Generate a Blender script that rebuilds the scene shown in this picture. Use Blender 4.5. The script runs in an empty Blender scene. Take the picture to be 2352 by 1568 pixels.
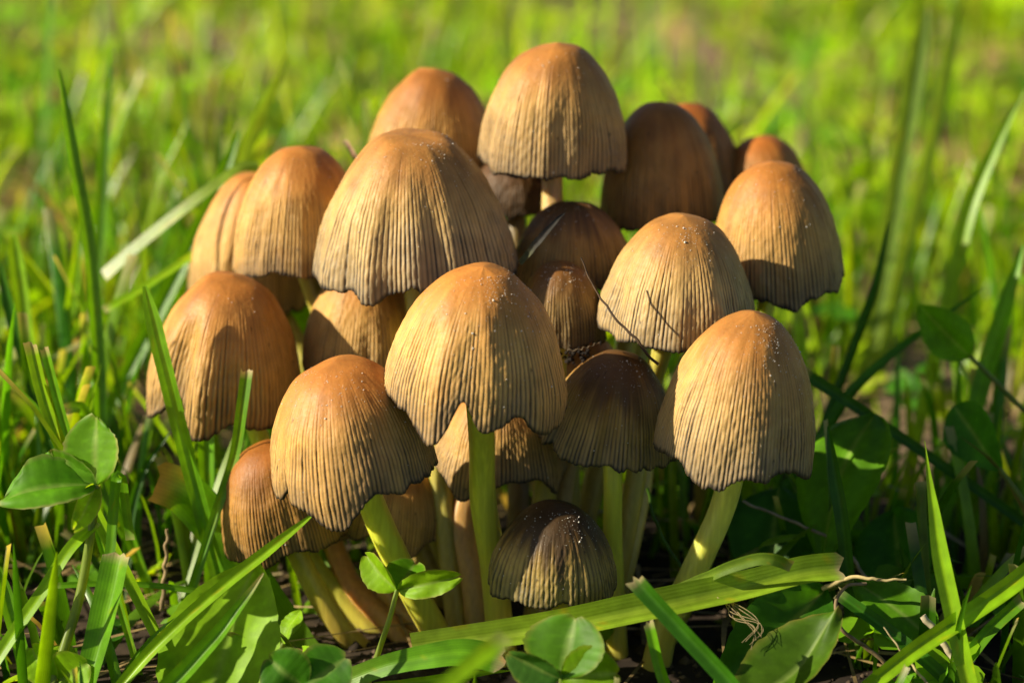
import bpy, math, random
import numpy as np
from mathutils import Vector

random.seed(7)
rng = np.random.default_rng(11)
sc = bpy.context.scene
CM = 0.01                      # everything below is laid out in centimetres
R = math.radians

# ------------------------------------------------------------------ camera
PITCH = R(18.0)
D0 = 46.0                      # cm from the lens to the foot of the cluster, along the view axis
LENS, SENSOR = 90.0, 36.0
TH = SENSOR / (2 * LENS)
FW = np.array([0, math.cos(PITCH), -math.sin(PITCH)])
RT = np.array([1.0, 0, 0])
UP = np.array([0, math.sin(PITCH), math.cos(PITCH)])
W0, H0 = 2352.0, 1568.0        # working pixel grid


def ray(px, py):
    return FW + RT * ((px - W0 / 2) / (W0 / 2) * TH) + UP * (-(py - H0 / 2) / (W0 / 2) * TH)


CAM = -D0 * ray(1200, 1480)


def P(px, py, d=0.0):
    """point seen at (px,py), d cm behind (+) or before (-) the foot of the cluster"""
    return CAM + (D0 + d) * ray(px, py)


def pxcm(d):
    return (D0 + d) * TH / (W0 / 2)


def project(p):
    q = np.asarray(p) - CAM
    z = q @ FW
    return (q @ RT) / z / TH * (W0 / 2) + W0 / 2, -(q @ UP) / z / TH * (W0 / 2) + H0 / 2, z - D0


cam_data = bpy.data.cameras.new('camera')
cam = bpy.data.objects.new('camera', cam_data)
sc.collection.objects.link(cam)
cam.location = Vector(CAM * CM)
cam.rotation_euler = (math.pi / 2 - PITCH, 0, 0)
cam_data.lens = LENS
cam_data.sensor_width = SENSOR
cam_data.clip_start = 0.01
cam_data.clip_end = 500
cam_data.dof.use_dof = True
cam_data.dof.focus_distance = (D0 - 2.6) * CM
cam_data.dof.aperture_fstop = 11.5
cam_data.dof.aperture_blades = 9
sc.camera = cam

# ------------------------------------------------------------------ sky, sun, exposure
SUN_EL, SUN_AZ = R(29), R(9)   # sun stands to the left, a little on the camera's side
S = np.array([-math.cos(SUN_EL) * math.cos(SUN_AZ), -math.cos(SUN_EL) * math.sin(SUN_AZ), math.sin(SUN_EL)])
world = bpy.data.worlds.new('World')
sc.world = world
world.use_nodes = True
wn = world.node_tree
bg = wn.nodes['Background']
sky = wn.nodes.new('ShaderNodeTexSky')
sky.sky_type = 'NISHITA'
sky.sun_disc = False
sky.sun_elevation = SUN_EL
sky.sun_rotation = math.atan2(S[0], S[1])
wn.links.new(sky.outputs[0], bg.inputs[0])
bg.inputs[1].default_value = 0.05
sun_d = bpy.data.lights.new('sun', 'SUN')
sun_d.energy = 5.0
sun_d.angle = R(0.5)
sun_d.color = (1.0, 0.90, 0.68)
sun = bpy.data.objects.new('sun', sun_d)
sc.collection.objects.link(sun)
sun.rotation_euler = Vector(S).to_track_quat('Z', 'Y').to_euler()
sun.location = Vector(S * 2)
sc.view_settings.view_transform = 'Standard'
sc.view_settings.look = 'None'
sc.view_settings.exposure = 0.85
sc.view_settings.gamma = 1.0
sc.view_settings.use_curve_mapping = False
sc.render.engine = 'CYCLES'
sc.cycles.use_denoising = True
sc.cycles.max_bounces = 10
sc.cycles.transmission_bounces = 6
sc.cycles.diffuse_bounces = 5

# ------------------------------------------------------------------ helpers
col = sc.collection


def nz(x, y, z=0.0, seed=0, octv=3):
    """smooth pseudo noise in about -1..1, vectorised"""
    g = np.random.default_rng(1000 + seed)
    out = 0
    amp, f, tot = 1.0, 1.0, 0
    for o in range(octv):
        acc = 0
        for k in range(5):
            v = g.normal(size=3)
            v /= np.linalg.norm(v)
            acc = acc + np.sin(f * (v[0] * x + v[1] * y + v[2] * z) * 2.2 + g.uniform(0, 6.28))
        out = out + amp * acc / 2.6
        tot += amp
        amp *= .5
        f *= 2.1
    return out / tot


def sstep(a, b, x):
    t = np.clip((x - a) / (b - a), 0, 1)
    return t * t * (3 - 2 * t)


def tag(o, label=None, cat=None, group=None, kind=None):
    if label: o['label'] = label
    if cat: o['category'] = cat
    if group: o['group'] = group
    if kind: o['kind'] = kind
    return o


def mesh_obj(name, V, F, mat, parent=None, origin=None, colr=None, attrs=None, smooth=True):
    """V (n,3) cm, F (m,4|3) int array"""
    V = np.asarray(V, dtype=np.float64)
    F = np.asarray(F, dtype=np.int32)
    if origin is not None:
        V = V - np.asarray(origin)
    me = bpy.data.meshes.new(name)
    k = F.shape[1]
    me.vertices.add(len(V))
    me.vertices.foreach_set('co', (V * CM).astype(np.float32).ravel())
    me.loops.add(F.size)
    me.loops.foreach_set('vertex_index', F.ravel())
    me.polygons.add(len(F))
    me.polygons.foreach_set('loop_start', np.arange(0, F.size, k, dtype=np.int32))
    me.polygons.foreach_set('loop_total', np.full(len(F), k, dtype=np.int32))
    if smooth:
        me.polygons.foreach_set('use_smooth', np.ones(len(F), dtype=bool))
    if colr is not None:
        a = me.attributes.new('col', 'FLOAT_COLOR', 'POINT')
        c4 = np.ones((len(V), 4), np.float32)
        c4[:, :3] = np.clip(colr, 0, 1)
        a.data.foreach_set('color', c4.ravel())
    for n, arr in (attrs or {}).items():
        arr = np.asarray(arr, np.float32)
        if arr.ndim == 1:
            a = me.attributes.new(n, 'FLOAT', 'POINT')
            a.data.foreach_set('value', arr)
        else:
            a = me.attributes.new(n, 'FLOAT_VECTOR', 'POINT')
            a.data.foreach_set('vector', arr.ravel())
    me.update()
    me.validate()
    me.materials.append(mat)
    o = bpy.data.objects.new(name, me)
    col.objects.link(o)
    if parent is not None:
        o.parent = parent
    elif origin is not None:
        o.location = Vector(np.asarray(origin) * CM)
    return o


def empty(name, at):
    o = bpy.data.objects.new(name, None)
    o.empty_display_size = .005
    col.objects.link(o)
    o.location = Vector(np.asarray(at) * CM)
    return o


def grid_faces(nr, nc, wrap=False):
    i = np.arange(nr - 1)[:, None]
    j = np.arange(nc if wrap else nc - 1)[None, :]
    j2 = (j + 1) % nc
    a = i * nc + j
    b = i * nc + j2
    c = (i + 1) * nc + j2
    d = (i + 1) * nc + j
    return np.stack([np.broadcast_to(q, a.shape) for q in (a, b, c, d)], -1).reshape(-1, 4)


def unit(v):
    v = np.asarray(v, float)
    return v / np.linalg.norm(v)


def spline(pts, n):
    """Catmull-Rom through pts, n samples"""
    pts = np.asarray(pts, float)
    ext = np.vstack([2 * pts[0] - pts[1], pts, 2 * pts[-1] - pts[-2]])
    seg = np.linalg.norm(np.diff(pts, axis=0), axis=1)
    cum = np.concatenate([[0], np.cumsum(seg)])
    s = np.linspace(0, cum[-1], n)
    idx = np.clip(np.searchsorted(cum, s, side='right') - 1, 0, len(seg) - 1)
    t = ((s - cum[idx]) / seg[idx])[:, None]
    p0, p1, p2, p3 = ext[idx], ext[idx + 1], ext[idx + 2], ext[idx + 3]
    return .5 * (2 * p1 + (p2 - p0) * t + (2 * p0 - 5 * p1 + 4 * p2 - p3) * t ** 2 + (3 * p1 - p0 - 3 * p2 + p3) * t ** 3)


# ------------------------------------------------------------------ materials
def new_mat(name):
    m = bpy.data.materials.new(name)
    m.use_nodes = True
    nt = m.node_tree
    b = nt.nodes['Principled BSDF']
    return m, nt, b


def N(nt, t, **kw):
    n = nt.nodes.new('ShaderNode' + t)
    for k, v in kw.items():
        setattr(n, k, v)
    return n


def attr(nt, name):
    n = N(nt, 'Attribute')
    n.attribute_name = name
    return n


def cap_material():
    m, nt, b = new_mat('cap_skin')
    a = attr(nt, 'col')
    tc = N(nt, 'TexCoord')
    n1 = N(nt, 'TexNoise')
    n1.inputs['Scale'].default_value = 1500
    n1.inputs['Detail'].default_value = 3
    n2 = N(nt, 'TexNoise')
    n2.inputs['Scale'].default_value = 260
    n2.inputs['Detail'].default_value = 4
    for n in (n1, n2):
        nt.links.new(tc.outputs['Object'], n.inputs['Vector'])
    mr = N(nt, 'MapRange')
    mr.inputs['From Min'].default_value = .3
    mr.inputs['From Max'].default_value = .7
    mr.inputs['To Min'].default_value = .82
    mr.inputs['To Max'].default_value = 1.14
    nt.links.new(n2.outputs['Fac'], mr.inputs['Value'])
    mx = N(nt, 'Mix', data_type='RGBA', blend_type='MULTIPLY')
    mx.inputs[0].default_value = 1
    nt.links.new(a.outputs['Color'], mx.inputs[6])
    nt.links.new(mr.outputs['Result'], mx.inputs[7])
    nt.links.new(mx.outputs[2], b.inputs['Base Color'])
    rg = N(nt, 'MapRange')
    rg.inputs['To Min'].default_value = .42
    rg.inputs['To Max'].default_value = .72
    nt.links.new(n1.outputs['Fac'], rg.inputs['Value'])
    nt.links.new(rg.outputs['Result'], b.inputs['Roughness'])
    bp = N(nt, 'Bump')
    bp.inputs['Strength'].default_value = .8
    bp.inputs['Distance'].default_value = .00011
    nt.links.new(n1.outputs['Fac'], bp.inputs['Height'])
    nt.links.new(bp.outputs['Normal'], b.inputs['Normal'])
    b.inputs['Specular IOR Level'].default_value = .36
    b.inputs['Subsurface Weight'].default_value = .16
    b.inputs['Subsurface Radius'].default_value = (1.0, .45, .15)
    b.inputs['Subsurface Scale'].default_value = .0008
    return m


def stem_material():
    m, nt, b = new_mat('stem_flesh')
    a = attr(nt, 'col')
    tc = N(nt, 'TexCoord')
    mp = N(nt, 'Mapping')
    mp.inputs['Scale'].default_value = (1, 1, .06)
    nt.links.new(tc.outputs['Object'], mp.inputs['Vector'])
    n1 = N(nt, 'TexNoise')
    n1.inputs['Scale'].default_value = 1400
    n1.inputs['Detail'].default_value = 2
    nt.links.new(mp.outputs['Vector'], n1.inputs['Vector'])
    mr = N(nt, 'MapRange')
    mr.inputs['From Min'].default_value = .3
    mr.inputs['From Max'].default_value = .7
    mr.inputs['To Min'].default_value = .84
    mr.inputs['To Max'].default_value = 1.08
    nt.links.new(n1.outputs['Fac'], mr.inputs['Value'])
    mx = N(nt, 'Mix', data_type='RGBA', blend_type='MULTIPLY')
    mx.inputs[0].default_value = 1
    nt.links.new(a.outputs['Color'], mx.inputs[6])
    nt.links.new(mr.outputs['Result'], mx.inputs[7])
    nt.links.new(mx.outputs[2], b.inputs['Base Color'])
    bp = N(nt, 'Bump')
    bp.inputs['Strength'].default_value = .6
    bp.inputs['Distance'].default_value = .0001
    nt.links.new(n1.outputs['Fac'], bp.inputs['Height'])
    nt.links.new(bp.outputs['Normal'], b.inputs['Normal'])
    b.inputs['Roughness'].default_value = .42
    b.inputs['Subsurface Weight'].default_value = .75
    b.inputs['Subsurface Radius'].default_value = (1.0, .8, .2)
    b.inputs['Subsurface Scale'].default_value = .0025
    return m


def leaf_material(name, transl=.42, rough=.38, vein=0.0, spec=.32, bump=.3):
    m, nt, b = new_mat(name)
    a = attr(nt, 'col')
    st = attr(nt, 'st')
    sep = N(nt, 'SeparateXYZ')
    nt.links.new(st.outputs['Vector'], sep.inputs[0])
    tc = N(nt, 'TexCoord')
    n1 = N(nt, 'TexNoise')
    n1.inputs['Scale'].default_value = 330
    n1.inputs['Detail'].default_value = 4
    nt.links.new(tc.outputs['Object'], n1.inputs['Vector'])
    mr = N(nt, 'MapRange')
    mr.inputs['From Min'].default_value = .3
    mr.inputs['From Max'].default_value = .7
    mr.inputs['To Min'].default_value = .78
    mr.inputs['To Max'].default_value = 1.18
    nt.links.new(n1.outputs['Fac'], mr.inputs['Value'])
    # fine lengthwise veins from the across-blade coordinate
    mu = N(nt, 'Math', operation='MULTIPLY')
    mu.inputs[1].default_value = 34.0
    nt.links.new(sep.outputs[0], mu.inputs[0])
    si = N(nt, 'Math', operation='SINE')
    nt.links.new(mu.outputs[0], si.inputs[0])
    vr = N(nt, 'MapRange')
    vr.inputs['From Min'].default_value = -1
    vr.inputs['To Min'].default_value = 1 - vein
    vr.inputs['To Max'].default_value = 1 + vein * .4
    nt.links.new(si.outputs[0], vr.inputs['Value'])
    m1 = N(nt, 'Math', operation='MULTIPLY')
    nt.links.new(mr.outputs['Result'], m1.inputs[0])
    nt.links.new(vr.outputs['Result'], m1.inputs[1])
    mx = N(nt, 'Mix', data_type='RGBA', blend_type='MULTIPLY')
    mx.inputs[0].default_value = 1
    nt.links.new(a.outputs['Color'], mx.inputs[6])
    nt.links.new(m1.outputs[0], mx.inputs[7])
    nt.links.new(mx.outputs[2], b.inputs['Base Color'])
    b.inputs['Roughness'].default_value = rough
    b.inputs['Specular IOR Level'].default_value = spec
    bp = N(nt, 'Bump')
    bp.inputs['Strength'].default_value = bump
    bp.inputs['Distance'].default_value = .0001
    ad = N(nt, 'Math', operation='MULTIPLY_ADD')
    ad.inputs[1].default_value = vein * 2.5
    nt.links.new(si.outputs[0], ad.inputs[0])
    nt.links.new(n1.outputs['Fac'], ad.inputs[2])
    nt.links.new(ad.outputs[0], bp.inputs['Height'])
    nt.links.new(bp.outputs['Normal'], b.inputs['Normal'])
    tr = N(nt, 'BsdfTranslucent')
    tm = N(nt, 'Mix', data_type='RGBA', blend_type='MULTIPLY')
    tm.inputs[0].default_value = 1
    tm.inputs[7].default_value = (2.1, 1.75, .5, 1)
    nt.links.new(mx.outputs[2], tm.inputs[6])
    nt.links.new(tm.outputs[2], tr.inputs['Color'])
    ms = N(nt, 'MixShader')
    ms.inputs[0].default_value = transl
    nt.links.new(b.outputs[0], ms.inputs[1])
    nt.links.new(tr.outputs[0], ms.inputs[2])
    nt.links.new(ms.outputs[0], nt.nodes['Material Output'].inputs['Surface'])
    return m


def plain_material(name, rough=.8, scale=500, lo=.6, hi=1.25, spec=.25):
    m, nt, b = new_mat(name)
    a = attr(nt, 'col')
    tc = N(nt, 'TexCoord')
    n1 = N(nt, 'TexNoise')
    n1.inputs['Scale'].default_value = scale
    n1.inputs['Detail'].default_value = 4
    nt.links.new(tc.outputs['Object'], n1.inputs['Vector'])
    mr = N(nt, 'MapRange')
    mr.inputs['From Min'].default_value = .3
    mr.inputs['From Max'].default_value = .7
    mr.inputs['To Min'].default_value = lo
    mr.inputs['To Max'].default_value = hi
    nt.links.new(n1.outputs['Fac'], mr.inputs['Value'])
    mx = N(nt, 'Mix', data_type='RGBA', blend_type='MULTIPLY')
    mx.inputs[0].default_value = 1
    nt.links.new(a.outputs['Color'], mx.inputs[6])
    nt.links.new(mr.outputs['Result'], mx.inputs[7])
    nt.links.new(mx.outputs[2], b.inputs['Base Color'])
    bp = N(nt, 'Bump')
    bp.inputs['Strength'].default_value = .5
    bp.inputs['Distance'].default_value = .0003
    nt.links.new(n1.outputs['Fac'], bp.inputs['Height'])
    nt.links.new(bp.outputs['Normal'], b.inputs['Normal'])
    b.inputs['Roughness'].default_value = rough
    b.inputs['Specular IOR Level'].default_value = spec
    return m


M_CAP = cap_material()
M_STEM = stem_material()
M_GRASS = leaf_material('grass_leaf', .5, .28, .10, spec=.5)
M_BLADE = leaf_material('blade_leaf', .45, .36, .07)
M_LEAF = leaf_material('broad_leaf', .45, .5, .0, bump=.6, spec=.22)
M_DRY = plain_material('dry_plant', .7, 600)
M_SOIL = plain_material('soil', .95, 180, .4, 1.5)
M_GILL = plain_material('gill', .8, 700)
M_GRAN, _nt, _b = new_mat('veil_granule')
_b.inputs['Base Color'].default_value = (.68, .64, .57, 1)
_b.inputs['Roughness'].default_value = .35


# ------------------------------------------------------------------ ground
def ground_z(x, y):
    return .22 * nz(x * .35, y * .35, seed=5, octv=3) * np.exp(-((x / 120) ** 2 + (y / 160) ** 2))


def ground_pt(px, py):
    r = ray(px, py)
    return (CAM + r * (-CAM[2] / r[2]))[:2]


# worn, nearly bare spots in the turf: centre and radius in cm
BARE = [(*ground_pt(2150, 885), 2.3), (*ground_pt(1440, 60), 6.0), (*ground_pt(1650, 240), 4.0), (*ground_pt(430, 120), 4.5), (*ground_pt(2020, 1000), 1.6)]


def bareness(x, y):
    b = 0
    for (cx, cy, r) in BARE:
        b = np.maximum(b, np.exp(-(((x - cx) / r) ** 2 + ((y - cy) / (r * 1.5)) ** 2)))
    return b


def build_ground():
    n = 300
    t = np.linspace(-1, 1, n)
    g = np.sinh(t * 7.2) / math.sinh(7.2) * 12000
    X, Y = np.meshgrid(g, g)
    Y = Y + 10
    Z = ground_z(X, Y)
    V = np.stack([X, Y, Z], -1).reshape(-1, 3)
    f = nz(V[:, 0] * .18, V[:, 1] * .18, seed=9, octv=4)
    far = sstep(80, 260, np.hypot(V[:, 0], V[:, 1]))[:, None]
    soil = np.array([.034, .022, .014]) + np.clip(f, 0, 1)[:, None] * np.array([.06, .04, .022])
    lawn = np.array([.10, .19, .02])
    moss = sstep(6, 24, V[:, 1])[:, None] * sstep(-.25, .25, nz(V[:, 0] * .3, V[:, 1] * .3, seed=19, octv=4))[:, None]
    soil = soil * (.7 + sstep(6, 24, V[:, 1])[:, None] * np.array([4.2, 3.6, 3.0]))  # near soil darkened for the shade between blades, paler brown farther back
    soil = soil * (1 - moss) + np.array([.12, .15, .015]) * moss
    bb = np.clip(bareness(V[:, 0], V[:, 1]) * 1.5, 0, 1)[:, None]
    soil = soil * (1 - bb) + np.array([.20, .135, .085]) * bb
    c = soil * (1 - far) + lawn * far
    o = mesh_obj('ground', V, grid_faces(n, n), M_SOIL, colr=c)
    o['kind'] = 'structure'


build_ground()


# ------------------------------------------------------------------ mushrooms
TOP = np.array([.41, .165, .030])
MID = np.array([.55, .325, .095])
LOW = np.array([.41, .280, .130])
GRV = np.array([.034, .031, .030])


def make_mushroom(label, apex, mid, hw, d, stem=(), base=None, sr=.2, lean=0.0, a=1.7, b=.56, ribs=100, lobes=(), folds=(),
                  dark=0.0, blotch=0.0, bsize=0.0, grey=.5, gran=120, gside=.3, wav=.02, seed=0, tint=(1, 1, 1), stemcol=(.44, .38, .07), groove=1.0, flare=0.0, dimple=0.0):
    g = np.random.default_rng(seed + 50)
    k = pxcm(d)
    pe = PITCH + math.atan((mid[1] - H0 / 2) / (W0 / 2) * TH)
    B = P(mid[0], mid[1], d)
    ax = np.array([(apex[0] - mid[0]) * k, 0, (mid[1] - apex[1]) * k / math.cos(pe)]) + np.array([0, -lean, lean * math.tan(pe)])
    A = B + ax
    Hh = np.linalg.norm(ax)
    w = ax / Hh
    fr = unit(np.array([0, -1.0, 0]) - w * np.dot([0, -1.0, 0], w))
    rt = unit(np.cross(fr, w))
    if rt[0] < 0: rt = -rt
    Rr = hw * k
    # --- foot of the stem
    if base is None:
        base = (A[0] * .32, max(-1.5, A[1] * .45))
    foot = np.array([base[0], base[1], float(ground_z(np.array(base[0]), np.array(base[1]))) - .15])
    root = empty('mushroom', foot)
    tag(root, label, 'mushroom', 'mushrooms growing in one dense cluster')

    nc = ribs * 6
    autof = [(g.uniform(-85, 85), g.uniform(.012, .035), g.uniform(4, 10), g.uniform(.15, .4)) for _ in range(4)]
    autol = [(g.uniform(-85, 85), g.uniform(-.045, .035), g.uniform(4, 10)) for _ in range(5)]
    nr = 52
    phi = np.linspace(-math.pi, math.pi, nc, endpoint=False)

    def shape(phi, tt):
        """tt 0..1 along the profile -> local coordinates"""
        e = wav * (np.sin(3 * phi + seed) + .7 * np.sin(5 * phi + 2.1 * seed) + .4 * np.sin(9 * phi + seed * 3.3))
        for (p0, amp, wd) in list(lobes) + autol:
            dp = (phi - R(p0) + math.pi) % (2 * math.pi) - math.pi
            e = e + amp * np.exp(-(dp / R(wd)) ** 2)
        e = e + .016 * nz(phi * 14, 0, seed=seed + 3, octv=2) + .006 * nz(phi * 60, 0, seed=seed + 4, octv=2) - .05 * np.clip(nz(phi * 9, 3.0, seed=seed + 6, octv=2) - .75, 0, 1)
        u = tt * (1 + e)
        pr = (1 - np.clip(1 - u, 0, 1) ** (a - .05)) ** .475
        pr = pr + flare * np.clip(u - .75, 0, 1)
        lob = 1 + (.025 * np.sin(2 * phi + seed * 1.7) + .018 * np.sin(3 * phi + seed) + .010 * np.sin(7 * phi + seed * 2.2)) * sstep(0, .6, u)
        lob = lob + .02 * nz(phi * 2.0, u * 3, seed=seed + 17, octv=3) * sstep(.05, .4, u)
        for fo in list(folds) + autof:
            p0, amp, wd = fo[:3]
            st = fo[3] if len(fo) > 3 else .2
            dp = (phi - R(p0) + math.pi) % (2 * math.pi) - math.pi
            q = dp / R(wd)
            lob = lob - amp * (np.exp(-q ** 2) - .35 * np.exp(-((np.abs(q) - 1.7) / .8) ** 2)) * sstep(st, st + .5, u)
        return u, Rr * pr * lob

    tt = np.concatenate([np.linspace(0, 1, nr) ** .85])
    PH, TT = np.meshgrid(phi, tt)
    u, rho = shape(PH, TT)
    # --- ribs: rounded ridges with narrow grooves, wandering a little
    wander = 1.7 * nz(PH * 3, TT * 1.6, seed=seed + 21, octv=2) + .30 * nz(PH * 20, TT * 5, seed=seed + 22, octv=2)
    wander = wander + .55 * nz(PH * ribs * .33, TT * .8, seed=seed + 23, octv=2)      # uneven rib widths
    th = ribs * PH + wander
    kk = np.floor((th / (2 * math.pi)) + .5).astype(int)
    start = g.uniform(-.02, .20, 4 * ribs)[(kk % (4 * ribs))]
    stg = g.uniform(.25, 1.25, 4 * ribs)[(kk % (4 * ribs))]
    stg = stg * (1 + .45 * nz(PH * 11, TT * 6, seed=seed + 24))
    c = np.abs(np.sin(th / 2))
    gr = (1 - c) ** (2.7 - .9 * sstep(.3, .95, TT))
    amp = sstep(start, start + .42, TT) * stg
    pitch = 2 * math.pi * rho / ribs
    gv = gr * amp
    ridge_n = .09 * nz(PH * 34, TT * 34, seed=seed + 31, octv=2)
    rho2 = rho - pitch * (.36 * gv * groove + ridge_n * sstep(.12, .4, TT))
    rho2 = rho2 + .006 * nz(PH * 5, TT * 8, seed=seed + 8, octv=3) * Rr * 2 * sstep(0, .2, TT)
    V = A - w * (Hh * u)[..., None] + rho2[..., None] * (np.sin(PH)[..., None] * rt + np.cos(PH)[..., None] * fr)
    V = V + w * (.030 * Rr * nz(V[..., 0] * 2.2, V[..., 1] * 2.2, V[..., 2] * 2.2, seed=seed + 90, octv=2) * (1 - sstep(.0, .35, TT)))[..., None]
    if dimple:
        V = V - w * (dimple * Rr * np.exp(-((rho * np.sin(PH) / Rr - .08) ** 2 + (rho * np.cos(PH) / Rr - .05) ** 2) / .018))[..., None]
    # --- colour of the skin
    n1 = nz(V[..., 0] * 1.7, V[..., 1] * 1.7, V[..., 2] * 1.7, seed=seed + 40)
    n2 = nz(V[..., 0] * 6, V[..., 1] * 6, V[..., 2] * 6, seed=seed + 41)
    streak = nz(PH * 12, TT * 1.3, seed=seed + 42)
    uu = TT + .06 * n1 + .05 * streak
    wt = 1 - sstep(.04, .60, uu)
    wl = sstep(.42, .95, uu + .08 * nz(PH * 2, TT * 2, seed=seed + 47)) * min(1.0, grey * 1.2)
    C = MID * (1 - wt[..., None]) + TOP * wt[..., None]
    C = C * (1 - wl[..., None]) + LOW * wl[..., None]
    C = C * (1 + .10 * n2 + .08 * streak)[..., None]
    gc = np.clip(gv * (.5 + .95 * TT) * (1.0 + .5 * n1), 0, 1)[..., None] ** .62
    gcol = C * .42 * (1 - sstep(.3, .8, TT)[..., None]) + GRV * sstep(.3, .8, TT)[..., None]
    C = C * (1 - .95 * gc) + gcol * .95 * gc
    # inky stain spreading from the crown and in streaks between the ribs
    if blotch > 0:
        bl = sstep(.62 + bsize, .25 + bsize, uu + .22 * nz(PH * 3.0, TT * 2, seed=seed + 60) + .12 * nz(PH * 16, TT * 1.0, seed=seed + 61)) * blotch
        C = C * (1 - bl[..., None]) + np.array([.085, .040, .015]) * bl[..., None]
    gm = sstep(.45, 1.1, nz(V[..., 0] * 1.1, V[..., 1] * 1.1, V[..., 2] * .8, seed=seed + 95) + .35 * n2 + .25 * streak)[..., None] * .45
    C = C * (1 - gm) + C * np.array([.55, .45, .38]) * gm
    C = C * (1 + .07 * g.normal()) * (1 + np.array([.03, 0, -.06]) * g.normal())
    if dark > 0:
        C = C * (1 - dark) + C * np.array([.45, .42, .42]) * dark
    du = (sstep(.80, 1.0, TT + .10 * nz(PH * 5, TT * 2, seed=seed + 48) + .05 * streak) * .4)[..., None]
    C = C * (1 - du) + np.array([.115, .095, .078]) * du
    # dried, inked edge
    edge = sstep(.962, .995, TT + .018 * nz(PH * 9, TT * 3, seed=seed + 44))[..., None] * .9
    C = C * (1 - edge) + np.array([.022, .018, .017]) * edge
    # small dark specks
    sp = (g.random(C.shape[:2]) < .00035) & (TT > .1)
    sp = sp | np.roll(sp, 1, 1) | np.roll(sp, 2, 1) | np.roll(sp, 1, 0)
    C[sp] *= .3
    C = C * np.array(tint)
    # --- lip turned under
    rows = [V]
    cols = [C]
    for q, (dr, dz) in enumerate(((.05, .012), (.07, -.05))):
        rl = rho2[-1] - dr
        up = Hh * u[-1] + dz
        rows.append((A - w * up[:, None] + rl[:, None] * (np.sin(phi)[:, None] * rt + np.cos(phi)[:, None] * fr))[None])
        cols.append(np.full((1, nc, 3), .03))
    VV = np.concatenate(rows).reshape(-1, 3)
    CC = np.concatenate(cols).reshape(-1, 3)
    capo = mesh_obj('cap', VV, grid_faces(nr + 2, nc, True), M_CAP, root, foot, CC)
    # --- gills: pleated dark lining
    ng = 120
    gp = np.linspace(-math.pi, math.pi, ng, endpoint=False)
    GPH, GT = np.meshgrid(gp, np.linspace(.12, .955, 9))
    gu, grh = shape(GPH, GT)
    grh = np.maximum(grh - .10 - .10 * (np.arange(ng) % 2)[None, :], .05)
    GV = A - w * (Hh * gu)[..., None] + grh[..., None] * (np.sin(GPH)[..., None] * rt + np.cos(GPH)[..., None] * fr)
    mesh_obj('gills', GV.reshape(-1, 3), grid_faces(9, ng, True), M_GILL, root, foot, np.full((9 * ng, 3), (.10, .075, .055)), smooth=False)
    # --- stem
    top = A - w * Hh * .22
    pts = [top, A - w * Hh * .7]
    for s in stem:
        pts.append(P(*s))
    pts.append(foot)
    C0 = spline(pts, 46)
    T = np.gradient(C0, axis=0)
    T /= np.linalg.norm(T, axis=1)[:, None]
    e1 = np.cross(T, [0, -1.0, 0.05])
    e1 /= np.linalg.norm(e1, axis=1)[:, None]
    e2 = np.cross(e1, T)
    ns = 28
    sp_ = np.linspace(0, 2 * math.pi, ns, endpoint=False)
    tl = np.linspace(0, 1, 46)
    rad = sr * (.92 + .16 * tl + .10 * sstep(.85, 1, tl)) * (1 + .04 * nz(tl * 7, seed * 1.3, seed=seed + 70))
    ang, TL = np.meshgrid(sp_, tl)
    rr = rad[:, None] * (1 + .03 * np.sin(5 * ang + seed) + .012 * np.sin(13 * ang + seed) + .02 * nz(np.sin(ang) * 1.2, TL * 9, seed=seed + 71))
    SV = C0[:, None, :] + rr[..., None] * (np.cos(ang)[..., None] * e1[:, None, :] + np.sin(ang)[..., None] * e2[:, None, :])
    sc_ = np.array(stemcol) * (1 + .10 * nz(ang * 2, TL * 3, seed=seed + 72))[..., None]
    brown = sstep(.55, 1.0, TL + .12 * nz(ang, TL * 4, seed=seed + 73))[..., None]
    sc_ = sc_ * (1 - brown * .55) + np.array([.36, .20, .07]) * brown * .55
    mesh_obj('stem', SV.reshape(-1, 3), grid_faces(46, ns, True), M_STEM, root, foot, sc_.reshape(-1, 3))
    # --- white veil granules clinging to the cap
    if gran:
        oc = np.array([(1, 0, 0), (-1, 0, 0), (0, 1, 0), (0, -1, 0), (0, 0, 1), (0, 0, -1)], float)
        of = np.array([(0, 2, 4), (2, 1, 4), (1, 3, 4), (3, 0, 4), (2, 0, 5), (1, 2, 5), (3, 1, 5), (0, 3, 5)])
        vs, fs = [], []
        nclu = g.uniform(-1.6, 1.6, 7)
        for i in range(int(gran * 1.3)):
            if g.random() < .62:
                p0 = g.choice(nclu) * .6 + gside + g.normal() * .45
                t0 = abs(g.normal()) * .17 + .02
            else:
                p0 = g.uniform(-1.7, 1.7)
                t0 = g.uniform(.08, .95)
            j = int(((p0 + math.pi) / (2 * math.pi)) * nc) % nc
            ii = int(np.clip((t0 ** (1 / .85)) * (nr - 1), 1, nr - 2))
            fj = g.random()
            c0 = V[ii, j] * fj + V[ii + 1, (j + int(g.integers(-2, 3))) % nc] * (1 - fj)
            s = .003 + .0024 * g.gamma(1.2)
            out = unit(c0 - (A - w * Hh * .6))
            vs.append(oc * s * g.uniform(.4, 1.6, (6, 3)) + c0 + out * s * .4)
            fs.append(of + 6 * len(fs))
        go = mesh_obj('veil_granules', np.concatenate(vs), np.concatenate(fs), M_GRAN, capo, foot, smooth=False)
        go['kind'] = 'stuff'
    return root, (B, Rr, Hh, w, A)


CAPS = []


def mush(*args, **kw):
    kw['seed'] = len(CAPS) * 7 + 3
    r, info = make_mushroom(*args, **kw)
    CAPS.append((args[1], args[2], args[3], args[4]))
    return r


YS = (.62, .65, .06)     # fresh yellowish stem
OS = (.58, .33, .11)     # older, tan stem

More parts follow.
